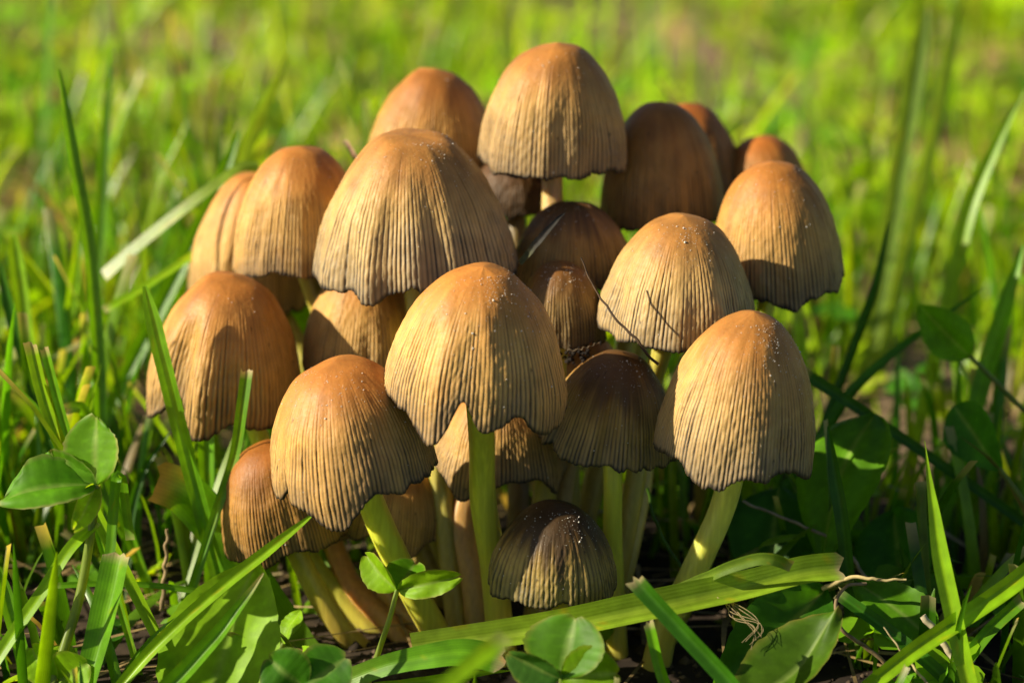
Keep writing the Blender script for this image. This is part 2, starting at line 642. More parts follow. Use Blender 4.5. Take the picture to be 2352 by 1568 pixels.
mush('tallest mushroom, ochre cap standing clear above a short length of stem, rim frayed grey', (1277, 103), (1267, 372), 166, 1.8,
     [(1268, 470, 1.9), (1250, 1000, 1.4)], (.4, .6), .2, a=2.1, b=.5, folds=[(6, .07, 7, .3), (30, .03, 12, .4)], grey=.7, wav=.012, stemcol=(.6, .42, .17), gran=60)
mush('blurred brown-topped mushroom tucked behind the large conical cap and the tallest one', (1003, 160), (990, 430), 158, 4.2, a=1.8, b=.55, gran=20, tint=(1, .93, .8))
mush('largest conical ochre mushroom with a dimpled crown and a puckered grey lower edge', (945, 302), (956, 615), 232, .4,
     [(957, 720, .5), (1010, 1100, .4)], (-1.1, .2), .2, a=1.45, b=.6, ribs=120, folds=[(-38, .07, 8, .45), (-12, .03, 9, .1), (14, .03, 8, .1)],
     lobes=[(-38, -.05, 6), (-24, .05, 9)], gran=170, gside=.5, grey=.8, dimple=.08)
mush('smooth orange-topped mushroom with a torn pale rim, shading the lower brown cap beside it', (698, 336), (692, 605), 155, 2.0, [(740, 720, 2.2)], a=1.9, b=.52,
     lobes=[(20, -.05, 10), (-20, -.03, 8)], gran=25, grey=.4, tint=(1.02, 1, .95))
mush('soft blurred orange mushroom half hidden behind the smooth orange-topped one', (598, 396), (578, 680), 146, 4.4, a=1.8, b=.54, gran=0, grey=.3)
mush('wide brown mushroom with a grass blade shadow across its long drooping lobes', (545, 632), (515, 905), 180, 1.0, [(590, 985, 1.2), (690, 1250, 1.0)], (-2.6, .8), .18, a=1.75, b=.56,
     lobes=[(-10, .20, 15), (-62, .16, 14), (-35, -.10, 6), (30, .06, 20)], folds=[(-34, .14, 11, .1), (8, .06, 12)], gran=40, tint=(.97, .88, .72), stemcol=YS)
mush('pale tan mushroom peeping out under the puckered rim of the largest cap', (846, 600), (832, 838), 143, 1.7, gran=25, tint=(1, .96, .85), a=1.8)
mush('rounded orange-crowned mushroom on a slanting green-yellow stem, rim cut by a small notch', (777, 830), (814, 1092), 194, -2.3,
     [(872, 1200, -1.5), (940, 1340, -.9), (1000, 1450, -.4)], (-1.35, -.2), .235, a=1.9, b=.53, ribs=114,
     lobes=[(-12, .17, 17), (-56, -.06, 5), (-66, .05, 9), (48, -.03, 14)], folds=[(-54, .05, 7, .5)], gran=230, gside=-.1, tint=(1.03, .97, .9), stemcol=YS)
mush('pale ochre mushroom with a deeply notched rim on a long straight green-yellow stem', (1112, 617), (1086, 912), 210, -2.8,
     [(1107, 1010, -1.9), (1110, 1150, -1.3), (1135, 1310, -.8)], (-.35, -.5), .23, a=1.8, b=.55, ribs=114,
     lobes=[(-7, -.19, 7), (-26, .14, 13), (29, -.10, 9), (11, .05, 9), (60, .12, 20)], folds=[(-7, .055, 10, .1), (26, .04, 12, .0)], gran=420, gside=.75, grey=.45, stemcol=YS)
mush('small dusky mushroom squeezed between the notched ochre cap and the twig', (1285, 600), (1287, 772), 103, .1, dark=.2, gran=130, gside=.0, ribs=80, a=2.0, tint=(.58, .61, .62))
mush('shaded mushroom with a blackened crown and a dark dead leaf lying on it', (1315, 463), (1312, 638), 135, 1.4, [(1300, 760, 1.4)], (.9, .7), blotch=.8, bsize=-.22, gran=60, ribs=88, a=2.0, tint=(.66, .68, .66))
mush('dark brown smooth-domed mushroom standing wholly in the shadow of the tallest one', (1512, 236), (1522, 490), 140, 3.0, dark=.15, gran=10, a=2.0, b=.52, tint=(.70, .66, .56))  # tint lowered to deepen the shadow this cap stands in
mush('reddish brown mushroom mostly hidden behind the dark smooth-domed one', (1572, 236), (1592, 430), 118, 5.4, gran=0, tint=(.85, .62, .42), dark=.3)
mush('far orange-brown mushroom of which only a flat-topped crown shows', (1740, 316), (1760, 450), 100, 5.4, gran=0, tint=(.95, .75, .5), a=2.4, b=.42)
mush('tall ochre mushroom at the outer edge with a grey-green wavy rim against bright grass', (1765, 373), (1786, 645), 158, 1.3, [(1720, 900, 1.2), (1668, 1140, .5), (1600, 1320, .2)], (2.5, .1), .17, a=1.9, b=.53,
     lobes=[(2, .08, 14), (36, -.04, 9), (62, .06, 10)], gran=70, grey=.85, stemcol=YS)
mush('pointed ochre mushroom with a dark twig resting across its rib-lined side', (1565, 497), (1553, 748), 188, -.6, [(1480, 950, .2), (1452, 1150, .3)], (1.45, .3), .18, a=1.6, b=.58, ribs=114,
     folds=[(12, .045, 9, .1), (-15, .02, 8, .2)], gran=170, gside=.1, wav=.012)
mush('plump golden mushroom with a ruffled grey rim on a thick leaning yellow stem', (1722, 724), (1684, 1045), 185, -2.6,
     [(1668, 1140, -2.0), (1590, 1320, -1.4), (1530, 1440, -1.0)], (2.35, -.75), .225, a=1.85, b=.54, ribs=116,
     lobes=[(-28, .07, 16), (38, -.05, 12), (66, .03, 8)], gran=260, gside=.45, grey=.7, stemcol=(.66, .66, .12))
mush('dusky bell mushroom with a dark crease and wet black streaks, between two ochre caps', (1425, 812), (1392, 1020), 153, -.9, [(1408, 1110, -.9), (1408, 1250, -.6)], (1.7, -.3), .17, dark=.15, blotch=.75, bsize=-.05, tint=(.78, .80, .72),
     folds=[(-5, .10, 8, .0)], gran=150, gside=.3, ribs=100, flare=.25, wav=.014, stemcol=YS)
mush('low dim mushroom behind the long straight stem, its dark rim dipping on both sides', (1150, 878), (1142, 1058), 146, .4, [(1062, 1180, .4), (1085, 1330, .2)], (-.75, .1), .22, lobes=[(-30, .26, 16), (62, .22, 16)], gran=20, dark=.15, stemcol=OS, flare=.15)
mush('small amber mushroom under the rounded one, crossed by a thin shadow band', (612, 1015), (655, 1235), 140, -.2, [(712, 1330, -.3), (780, 1440, -.2)], (-2.9, .1), .19, a=1.9, b=.53, gran=20,
     lobes=[(-15, .05, 20)], tint=(.72, .60, .38), stemcol=(.46, .38, .05))
mush('stunted mushroom with a long torn lobe hanging behind the slanting stem', (930, 1050), (908, 1190), 128, .9, [(880, 1340, .8)], (-1.6, .6), .2, lobes=[(18, .32, 16), (-45, .16, 16)], gran=10, dark=.1, stemcol=OS)
mush('smallest lowest mushroom, near-black crown above pale ribs, beside the broad green blade', (1275, 1158), (1270, 1338), 147, -1.9, [(1290, 1400, -1.6)], (.75, -1.0), .17, a=1.75, b=.6, dark=.45, blotch=.97, bsize=.1,
     lobes=[(10, -.07, 7), (-15, .05, 18), (40, .04, 15)], gran=150, gside=0, ribs=74, tint=(.80, .88, .66), groove=.8)
mush('deeply shaded mushroom low behind the gap under the tallest cap', (1182, 345), (1185, 468), 112, 3.4, dark=.9, gran=0, tint=(.35, .30, .25), stemcol=(.2, .14, .05))  # dark and tint paint in the shadow under the tallest cap
# a few more of the stems between them carry caps that the front ones hide
mush('hidden mushroom whose tan stem stands between the long straight stem and the dusky bell', (1345, 765), (1335, 935), 112, 1.7, [(1298, 1110, .9), (1290, 1250, .7)], (.55, .6), .16, gran=0, dark=.4, stemcol=(.5, .36, .14))  # dark cap raised to fill the shaded gap between the front caps
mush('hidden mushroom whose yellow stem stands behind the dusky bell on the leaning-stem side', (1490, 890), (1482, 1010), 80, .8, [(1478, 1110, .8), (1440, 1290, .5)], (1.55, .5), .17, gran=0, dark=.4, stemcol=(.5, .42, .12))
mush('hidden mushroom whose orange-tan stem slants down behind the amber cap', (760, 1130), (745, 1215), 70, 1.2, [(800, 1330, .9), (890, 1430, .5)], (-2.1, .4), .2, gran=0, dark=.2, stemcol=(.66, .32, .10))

# ------------------------------------------------------------------ single blades, leaves and litter one can pick out
GREEN = np.array([.11, .29, .006])
LIME = np.array([.22, .42, .006])
PALE = np.array([.20, .33, .03])
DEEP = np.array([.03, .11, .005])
STRAW = np.array([.42, .31, .14])
TAN = np.array([.50, .40, .22])


def to_ground(pts):
    """carry the last direction on until it meets the ground"""
    p, q = pts[-2], pts[-1]
    gz = float(ground_z(np.array(q[0]), np.array(q[1])))
    if q[2] < gz + .05:
        return pts
    t = unit(q - p)
    t[2] = min(t[2], -.55)
    t = unit(t)
    s = (q[2] - gz + .1) / -t[2]
    return pts + [q + t * s * .5, q + t * s]


def blade_mesh(C0, wid, fold, roll, face=None, curl=0.0, sunf=.45):
    n = len(C0)
    T = np.gradient(C0, axis=0)
    T /= np.linalg.norm(T, axis=1)[:, None]
    view = (CAM - C0) if face is None else np.broadcast_to(np.asarray(face, float), C0.shape)
    view = view / np.linalg.norm(view, axis=1)[:, None] + S * sunf
    view = view / np.linalg.norm(view, axis=1)[:, None]
    s = np.cross(T, view)
    s /= np.linalg.norm(s, axis=1)[:, None]
    nrm = np.cross(s, T)
    rl = np.broadcast_to(np.asarray(roll, float), (n,))
    c, si = np.cos(rl)[:, None], np.sin(rl)[:, None]
    s, nrm = s * c + nrm * si, nrm * c - s * si
    xs = np.linspace(-1, 1, 7)
    V = C0[:, None, :] + s[:, None, :] * (xs[None, :, None] * wid[:, None, None] / 2)
    V = V + nrm[:, None, :] * ((np.abs(xs) - .5)[None, :, None] * wid[:, None, None] / 2 * fold)
    V = V - nrm[:, None, :] * ((xs ** 2)[None, :, None] * wid[:, None, None] / 2 * curl)
    return V, xs


_bi = [0]


def blade(label, pts, w, colr=GREEN, fold=.55, roll=0.0, cut=False, taper=.45, wide_at=.6, ground=True, name='blade_of_grass', cat='grass blade',
          mat=None, tipcol=None, curl=0.0, n=34, fray=True, group=None, sunf=.45):
    """pts: (px,py,d) from the tip to the root; w = full width in pixels"""
    _bi[0] += 1
    g = np.random.default_rng(300 + _bi[0])
    W = [P(*p) for p in pts]
    if ground:
        W = to_ground(W)
    C0 = spline(W, n)
    C0 = C0 + np.stack([.012 * nz(np.linspace(0, 8, n), 0, seed=_bi[0] + k, octv=2) for k in range(3)], -1)
    t = np.linspace(0, 1, n)
    wc = w * pxcm(pts[0][2])
    if cut:
        wd = wc * (.93 + .07 * np.sin(t * 5 + _bi[0])) * (1 - .15 * t)
    else:
        wd = wc * np.clip(sstep(-.02, wide_at, t) ** taper, .03, 1) * (1 - .22 * sstep(.6, 1, t))
    V, xs = blade_mesh(C0, wd, fold, roll, curl=curl, sunf=sunf)
    if cut and fray:
        T0 = unit(C0[0] - C0[1])
        V[0] += T0 * (g.uniform(-1, 1.0, 7)[:, None] * min(wc * .2, .09))
    cc = np.asarray(colr)[None, None, :] * np.ones((n, 7, 1))
    cc = cc * (1 + .14 * nz(t * 6, 1.0, seed=_bi[0] + 5)[:, None, None]) * (1 + .10 * g.normal(size=(1, 7, 1)))
    cc[:, 3] *= np.array([1.25, 1.15, 1.3])
    yl = sstep(.62, 1, t)[:, None, None] * .25
    cc = cc * (1 - yl) + np.array([.24, .28, .07]) * yl
    if cut or tipcol is not None:
        tc = np.asarray(TAN if tipcol is None else tipcol)
        ln = np.linalg.norm(np.diff(C0, axis=0), axis=1).sum()
        m = (sstep(.16 / ln, .0, t) * (.95 if fray else .5))[:, None, None]
        if tipcol is not None:
            m = sstep(.16, .0, t)[:, None, None] * .8
        cc = cc * (1 - m) + tc * m
    # scattered flecks of wear
    fl = g.random((n, 7, 1)) < .03
    cc = np.where(fl, cc * np.array([1.5, 1.0, .9]), cc)
    st = np.stack([np.broadcast_to(xs, (n, 7)), np.broadcast_to(t[:, None], (n, 7)), np.zeros((n, 7))], -1).reshape(-1, 3)
    root = C0[-1]
    o = mesh_obj(name, V.reshape(-1, 3), grid_faces(n, 7), mat or M_BLADE, None, root, cc.reshape(-1, 3), {'st': st})
    tag(o, label, cat, group, 'thing')
    return o


def leaf_mesh(base, tip, width, roll=0.0, fold=.25, arch=.12, kind='clover', colr=LIME, seed=0, edge=None, nu=22, nv=13, bite=0.0, face=None):
    g = np.random.default_rng(900 + seed)
    base, tip = np.asarray(base, float), np.asarray(tip, float)
    L = np.linalg.norm(tip - base)
    T = (tip - base) / L
    view = unit(unit(CAM - (base + tip) / 2) + S * .45 + np.array([0, 0, .15])) if face is None else unit(face)
    s = unit(np.cross(T, view))
    nrm = np.cross(s, T)
    s, nrm = s * math.cos(roll) + nrm * math.sin(roll), nrm * math.cos(roll) - s * math.sin(roll)
    t = np.linspace(0, 1, nu)
    if kind == 'clover':
        prof = np.clip(np.sin(np.pi * t ** .95 * .985), 0, 1) ** .55
    elif kind == 'lance':
        prof = np.sin(np.pi * np.clip(t, 0, 1) ** .8) ** .75
    else:  # spoon: wide rounded end, narrow foot
        prof = np.sin(np.pi * np.clip(t, 0, 1) ** 1.35) ** .6 * .92 + .08 * (1 - t)
    prof[0] = max(prof[0], .03)
    prof[-1] = max(prof[-1], .02)
    xs = np.linspace(-1, 1, nv)
    X, TT = np.meshgrid(xs, t)
    Wd = width / 2 * prof[:, None]
    jag = 1 + .018 * g.normal(size=(nu, 2))
    ex = np.where(X < 0, jag[:, :1], jag[:, 1:]) - 1
    Xw = X * (1 + ex * np.abs(X) ** 6)
    along = TT.copy()
    if kind == 'clover':
        along = along - .07 * (1 - np.abs(X)) ** 2 * sstep(.7, 1, TT)
    if bite > 0:
        along = along * (1 - bite * sstep(.2, 1, X) * sstep(.55, 1, TT) * (1 + .5 * np.sin(X * 14)))
    z = fold * np.abs(Xw) * Wd + arch * L * (4 * TT * (1 - TT)) * .5 + .05 * L * nz(X * 1.6, TT * 3, seed=seed, octv=2)
    z = z - .03 * L * np.abs(X) * np.abs(np.sin(TT * 22)) * .35
    V = base + T * (along * L)[..., None] + s * (Xw * Wd)[..., None] + nrm * z[..., None]
    C = np.asarray(colr) * np.ones((nu, nv, 1))
    vein = np.exp(-(X / .07) ** 2)[..., None]
    C = C * (1 - vein * .5) + np.array([.30, .40, .10]) * vein * .5
    sv = (np.abs(np.sin((TT * 9 - np.abs(X) * 1.6) * math.pi)) < .16)[..., None]
    C = np.where(sv, C * 1.22, C)
    C = C * (1 + .16 * nz(X * 2, TT * 4, seed=seed + 1))[..., None]
    if edge is not None:
        e = np.maximum(sstep(.82, 1, np.abs(X)), sstep(.93, 1, TT))[..., None] * (.5 + .5 * sstep(-.2, .6, nz(X * 3, TT * 6, seed=seed + 2)))[..., None]
        C = C * (1 - e * .6) + np.asarray(edge) * e * .6
    st = np.stack([X, TT, X * 0], -1).reshape(-1, 3)
    return V.reshape(-1, 3), grid_faces(nu, nv), C.reshape(-1, 3), st


def tube_mesh(pts, r0, r1, n=24, ns=8):
    C0 = spline(pts, n)
    T = np.gradient(C0, axis=0)
    T /= np.linalg.norm(T, axis=1)[:, None]
    e1 = np.cross(T, [0.03, -1, 0.1])
    e1 /= np.linalg.norm(e1, axis=1)[:, None]
    e2 = np.cross(e1, T)
    a = np.linspace(0, 2 * math.pi, ns, endpoint=False)
    r = np.linspace(r0, r1, n)[:, None, None]
    V = C0[:, None] + r * (np.cos(a)[None, :, None] * e1[:, None] + np.sin(a)[None, :, None] * e2[:, None])
    return V.reshape(-1, 3), grid_faces(n, ns, True)


_li = [0]


def clover(label, hub, leaflets, stalk, colr=LIME, sw=12, name='clover_leaf', cat='clover leaf', edge=(.35, .28, .08)):
    """leaflets: (tip px,py,d, width px, roll, fold)"""
    _li[0] += 1
    W = [P(*hub)] + [P(*q) for q in stalk]
    W = to_ground(W)
    root = empty(name, W[-1])
    tag(root, label, cat)
    for i, lf in enumerate(leaflets):
        tip = P(*lf[:3])
        V, F, C, st = leaf_mesh(W[0], tip, lf[3] * 1.3 * pxcm(lf[2]), lf[4], lf[5], lf[6] if len(lf) > 6 else .1, 'clover', np.asarray(lf[7]) if len(lf) > 7 else colr, _li[0] * 9 + i, edge, bite=lf[8] if len(lf) > 8 else 0)
        mesh_obj('leaflet', V, F, M_LEAF, root, W[-1], C, {'st': st})
    k = pxcm(hub[2]) * sw / 2
    V, F = tube_mesh(W, k * .8, k * 1.1)
    mesh_obj('stalk', V, F, M_BLADE, root, W[-1], np.broadcast_to(np.array([.22, .30, .05]), V.shape), {'st': V * 0})
    return root


def broad_leaf(label, base, tip, width, roll=0.0, fold=.2, arch=.15, kind='spoon', colr=GREEN, edge=None, name='broad_leaf', cat='leaf', stalk=True, bite=0.0):
    _li[0] += 1
    b, t = P(*base), P(*tip)
    pts = to_ground([t, b])
    root = empty(name, pts[-1])
    tag(root, label, cat)
    V, F, C, st = leaf_mesh(b, t, width * pxcm(tip[2]), roll, fold, arch, kind, colr, _li[0] * 9, edge, nu=34, nv=19, bite=bite)
    mesh_obj('leaf_blade', V, F, M_LEAF, root, pts[-1], C, {'st': st})
    if len(pts) > 2:
        V, F = tube_mesh([b + (t - b) * .03] + pts[2:], .045, .06)
        mesh_obj('stalk', V, F, M_BLADE, root, pts[-1], np.broadcast_to(np.array([.2, .27, .05]), V.shape), {'st': V * 0})
    return root


# --- grass left of the cluster
blade('tall upright green blade with a blunt tip, highest beside the orange caps', [(135, 160, 2.2), (168, 350, 2.3), (204, 560, 2.4), (225, 800, 2.4), (230, 960, 2.4)], 30, GREEN, roll=.5, wide_at=.2)
blade('soft blurred upright blade just behind the tall blunt-tipped blade', [(256, 110, 9), (240, 350, 9), (226, 560, 9), (215, 760, 9)], 27, GREEN * .9, roll=.3, wide_at=.3)
blade('glossy white-shining blade bent over towards the orange caps', [(238, 632, 4.5), (330, 552, 4.3), (490, 428, 4.0), (580, 380, 4.2), (620, 480, 4.6)], 34, PALE, fold=.03, roll=0, cut=True, fray=False, sunf=1.0, mat=M_GRASS)
blade('yellow-green blade leaning under the glossy bent blade', [(240, 712, 3.6), (360, 640, 3.8), (480, 560, 4.0), (560, 480, 4.4)], 24, LIME, fold=.3, cut=True, ground=False, roll=.2)
blade('bright pointed blade standing before the drooping-lobed brown mushroom', [(333, 658, -.9), (372, 820, -.9), (410, 970, -.8), (446, 1110, -.7)], 38, GREEN * 1.15, fold=.5, roll=.25, wide_at=.12)
blade('frayed cut blade with a split straw-coloured top, beside the clover with bitten leaflets', [(70, 790, -1.6), (104, 920, -1.6), (150, 1040, -1.7), (195, 1130, -1.8)], 34, LIME * .9, fold=.8, cut=True)
blade('short twin of the frayed cut blade, its own torn top close against it', [(101, 800, -1.3), (128, 900, -1.3), (160, 1010, -1.3), (190, 1110, -1.3)], 22, GREEN * 1.2, fold=.6, cut=True)
blade('short cut stub with an orange torn end before the drooping-lobed brown mushroom', [(567, 850, -.9), (556, 940, -.9), (540, 1040, -.8), (505, 1150, -.8)], 28, GREEN, fold=.5, cut=True, roll=.2)
blade('stout upright blade under the lobes of the wide brown mushroom', [(472, 985, .6), (474, 1060, .6), (478, 1150, .6)], 42, GREEN * 1.2, cut=True, fray=False, roll=.3)
blade('pale shining blade slanting under the wide brown mushroom', [(545, 985, .3), (520, 1070, .3), (490, 1170, .2)], 40, PALE * .8, fold=.25, roll=-.5, wide_at=.3)
blade('thick pale-tipped cut stalk leaning up to the bitten clover', [(222, 1196, -3.0), (160, 1260, -3.2), (90, 1370, -3.4), (0, 1500, -3.6), (-60, 1600, -3.7)], 34, LIME, fold=.3, cut=True, fray=False)
blade('blade folded over in a tight hairpin bend beside the bitten clover', [(300, 1240, -2.2), (288, 1140, -2.3), (280, 1096, -2.4), (270, 1092, -2.5), (264, 1130, -2.6), (250, 1290, -2.7), (215, 1450, -2.8)], 26, GREEN, fold=.2, roll=.1, cut=True, fray=False, n=60)
blade('broad V-folded blade with a chewed top among the grass below the bitten clover', [(272, 1272, -3.4), (250, 1370, -3.4), (222, 1480, -3.4), (195, 1580, -3.4)], 74, GREEN * 1.1, fold=.5, cut=True, roll=-.15)
blade('long thin blade running diagonally up to the rim of the rounded mushroom', [(713, 1184, -3.3), (620, 1262, -3.4), (520, 1340, -3.5), (400, 1444, -3.6), (290, 1560, -3.6), (240, 1620, -3.6)], 30, LIME * .95, fold=.65, wide_at=.25, taper=.35)
blade('short blade with a ragged brown tip lying below the long diagonal blade', [(606, 1315, -4.2), (545, 1400, -4.3), (470, 1490, -4.4), (380, 1590, -4.5)], 44, GREEN, fold=.8, wide_at=.5, tipcol=TAN)
blade('thin horizontal stalk crossing the grass below the hairpin blade', [(118, 1345, -2.0), (280, 1340, -1.9), (430, 1352, -1.8), (520, 1370, -1.6)], 16, GREEN, fold=.3, cut=True, ground=False, name='grass_stalk', cat='grass stalk')
blade('plain green blade leaning below the thick pale-tipped stalk', [(-10, 1290, -3), (20, 1390, -3), (45, 1480, -3), (60, 1560, -3)], 34, GREEN, roll=.3, wide_at=.2)
blade('leaning blade with a browned cut end rising behind the frayed pair', [(150, 940, .5), (185, 935, .6), (215, 990, .8), (250, 1090, 1)], 32, GREEN, cut=True)
blade('broad blade with a reddish chewed tip beside the amber mushroom', [(358, 1104, -.6), (420, 1130, -.5), (480, 1190, -.4), (530, 1260, -.4)], 105, GREEN * .95, fold=.3, cut=True, tipcol=(.38, .17, .04), roll=.1)
blade('dark slim blade behind the leaf of the hairpin blade', [(395, 985, 1.5), (330, 1080, 1.5), (300, 1180, 1.5), (290, 1280, 1.4)], 24, DEEP, roll=.4)
blade('pale lance-shaped blade out of focus beside a dark curved blade', [(30, 540, 4), (48, 680, 4), (70, 820, 4), (85, 900, 4)], 36, LIME, wide_at=.1, roll=.2)
blade('dark curved blade out of focus beside the pale lance blade', [(0, 600, 3.2), (28, 730, 3.2), (60, 830, 3.2), (90, 930, 3.2)], 30, DEEP * 1.3, wide_at=.2)
blade('yellow-green blade out of focus rising between the tall blade and the pale lance', [(182, 510, 6), (170, 640, 6), (150, 800, 6)], 24, LIME * 1.2, wide_at=.2, roll=.4)
# --- clovers
clover('clover leaf with bitten, brown-edged leaflets held up on a pale stalk', (222, 1112, -3.0),
       [(222, 948, -3.0, 112, .2, .28, .08, np.array([.12, .30, .008]), .12), (-8, 1150, -3.4, 120, -.35, .45, .1, np.array([.10, .27, .008]), .15), (60, 1062, -2.6, 95, .5, .3, .05, np.array([.10, .26, .008]), .25), (168, 1220, -3.7, 46, .8, .5, .05)],
       [(212, 1200, -3.0), (185, 1360, -3.0), (150, 1480, -3.1)], sw=24, edge=(.42, .33, .15))
clover('small three-parted clover leaf catching light before the slanting stem', (912, 1354, -2.7),
       [(838, 1272, -2.4, 60, .5, .5, .1), (1062, 1322, -3.0, 50, -.4, .5, .1), (955, 1290, -2.2, 70, .0, .4, .0, GREEN)], [(895, 1420, -2.7), (868, 1500, -2.6)], sw=14)
clover('round-leaved clover at the foot of the long diagonal blade', (700, 1580, -4.2),
       [(612, 1508, -4.2, 105, .2, .2, .1, np.array([.05, .17, .006])), (800, 1506, -4.2, 108, -.2, .2, .1, np.array([.05, .17, .006])), (692, 1488, -3.6, 66, .2, .35, .1, LIME * 1.2)], [(705, 1640, -4.2)], sw=12)
clover('large veined clover leaf with yellow-rimmed leaflets below the smallest mushroom', (1288, 1556, -4.6),
       [(1325, 1412, -4.4, 158, .1, .25, .05, np.array([.075, .20, .006])), (1425, 1545, -4.8, 105, -.2, .35, .1, LIME * .6), (1165, 1495, -4.6, 66, .6, .7, .1, np.array([.06, .16, .02]))], [(1290, 1640, -4.6)], sw=14, edge=(.34, .27, .05))
clover('yellowish clover leaf low among the blades below the hairpin bend', (130, 1568, -3.2),
       [(70, 1482, -3.0, 70, .4, .4), (205, 1520, -3.4, 90, -.3, .3, .1, LIME * 1.1), (140, 1480, -2.8, 80, 0, .3)], [(140, 1620, -3.2)], sw=12)
# --- middle and right foreground
blade('broad flat blade with a torn end laid across before the stems', [(1935, 1306, -3.0), (1840, 1315, -3.1), (1700, 1350, -3.2), (1500, 1392, -3.3), (1340, 1425, -3.3), (1180, 1455, -3.2), (945, 1486, -3.0)], 80, np.array([.22, .35, .02]), fold=.8, roll=.0, cut=True, ground=False, n=60, sunf=1.0)
blade('small curled blade tip lying over the broad flat blade', [(1818, 1300, -3.5), (1770, 1284, -3.6), (1720, 1290, -3.5), (1640, 1318, -3.2), (1560, 1350, -2.6)], 30, PALE * .7, fold=.2, roll=.3, cut=True, fray=False, ground=False)
blade('torn-off piece of blade lying under the broad flat blade, its end split', [(1150, 1516, -3.7), (1070, 1500, -3.7), (980, 1508, -3.6), (880, 1530, -3.4), (800, 1560, -3.2)], 66, GREEN * 1.1, fold=.25, cut=True, ground=False)
blade('thin blade edge curving below the torn-off piece', [(1175, 1540, -3.4), (1090, 1548, -3.4), (980, 1562, -3.3), (860, 1575, -3.2)], 20, LIME, ground=False)
blade('very blurred blade rising well in front of the cut blade pieces', [(1160, 1462, -10), (1100, 1510, -10.3), (1030, 1568, -10.6), (960, 1640, -11)], 46, LIME, fold=.2, cut=True, fray=False)
blade('dark ribbed blade with a split top crossing the broad flat blade', [(1458, 1332, -4.6), (1510, 1390, -4.7), (1580, 1462, -4.8), (1650, 1538, -4.9), (1700, 1600, -5)], 50, DEEP * 1.5, fold=.6, cut=True, roll=-.2)
blade('short narrow blade with a cut top under the dark ribbed blade', [(1490, 1430, -4.2), (1505, 1490, -4.2), (1530, 1580, -4.2)], 30, GREEN * 1.3, fold=.6, cut=True)
blade('tall bright needle-tipped blade rising from dark low leaves', [(2122, 1010, -3.4), (2140, 1140, -3.4), (2168, 1310, -3.5), (2205, 1480, -3.6), (2235, 1600, -3.6)], 42, LIME * .9, fold=.5, wide_at=.45, taper=.8, roll=.2)
blade('thick pale blade running diagonally behind the bright needle-tipped blade', [(2400, 1280, -3.2), (2290, 1366, -3.4), (2180, 1440, -3.6), (2080, 1510, -3.8), (1980, 1590, -4.0)], 46, LIME, fold=.5, cut=True, roll=.3)
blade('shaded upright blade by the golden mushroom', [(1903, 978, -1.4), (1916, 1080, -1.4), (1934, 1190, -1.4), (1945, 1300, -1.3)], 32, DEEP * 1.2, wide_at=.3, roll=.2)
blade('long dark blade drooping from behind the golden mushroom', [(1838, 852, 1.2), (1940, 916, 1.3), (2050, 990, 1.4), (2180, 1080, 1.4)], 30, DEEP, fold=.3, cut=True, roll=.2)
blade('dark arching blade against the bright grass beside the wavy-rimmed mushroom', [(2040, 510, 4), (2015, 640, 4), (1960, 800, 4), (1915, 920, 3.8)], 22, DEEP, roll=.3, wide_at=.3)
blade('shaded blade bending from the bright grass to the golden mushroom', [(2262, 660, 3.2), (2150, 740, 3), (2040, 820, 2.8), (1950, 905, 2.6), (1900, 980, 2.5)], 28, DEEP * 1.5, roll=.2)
blade('very tall blurred blade standing highest on the lawn behind', [(2130, 10, 13), (2105, 130, 13), (2080, 300, 13), (2060, 420, 13)], 50, PALE * .8, roll=.5, wide_at=.2)
blade('very tall blurred blade with a white sheen on the lawn behind', [(2200, -20, 13), (2175, 150, 13), (2140, 330, 13), (2110, 460, 13)], 36, PALE * 1.1, fold=.1, roll=.9, wide_at=.2)
blade('curving blurred blade leaning over the lawn from the sunlit edge', [(2352, 210, 7), (2290, 330, 7), (2230, 470, 7), (2190, 640, 7)], 34, LIME, roll=.3, wide_at=.3)
blade('blurred bright blade rising near the sunlit edge', [(2350, 560, 4), (2310, 700, 4), (2270, 830, 4), (2240, 930, 3.8)], 42, GREEN * 1.2, roll=.3, wide_at=.3)
blade('pale leaf blade edge standing behind the needle-tipped blade', [(2112, 1105, -1), (2118, 1200, -1), (2125, 1330, -1)], 30, PALE * .5, roll=.8, cut=True, fray=False)
blade('green blade slanting low behind the thick pale diagonal blade', [(2352, 1375, -2.5), (2270, 1450, -2.6), (2200, 1540, -2.8)], 36, GREEN, roll=.3, cut=True)
blade('thin dark blade crossing under the broad flat blade to the curled leaf', [(1920, 1360, -2.4), (2030, 1440, -2.7), (2130, 1520, -3), (2200, 1590, -3.2)], 34, DEEP * 1.3, roll=.3, cut=True)
blade('blurred tall pale blade leaning on the lawn between orange and brown-topped mushrooms', [(660, 130, 10), (620, 220, 10), (575, 320, 10), (550, 420, 10)], 36, PALE, fold=.1, roll=.8, wide_at=.2)
blade('blurred upright green blade behind the half hidden orange mushroom', [(550, 300, 6), (500, 430, 6), (430, 580, 6), (370, 700, 6)], 36, GREEN, roll=.3, wide_at=.2)
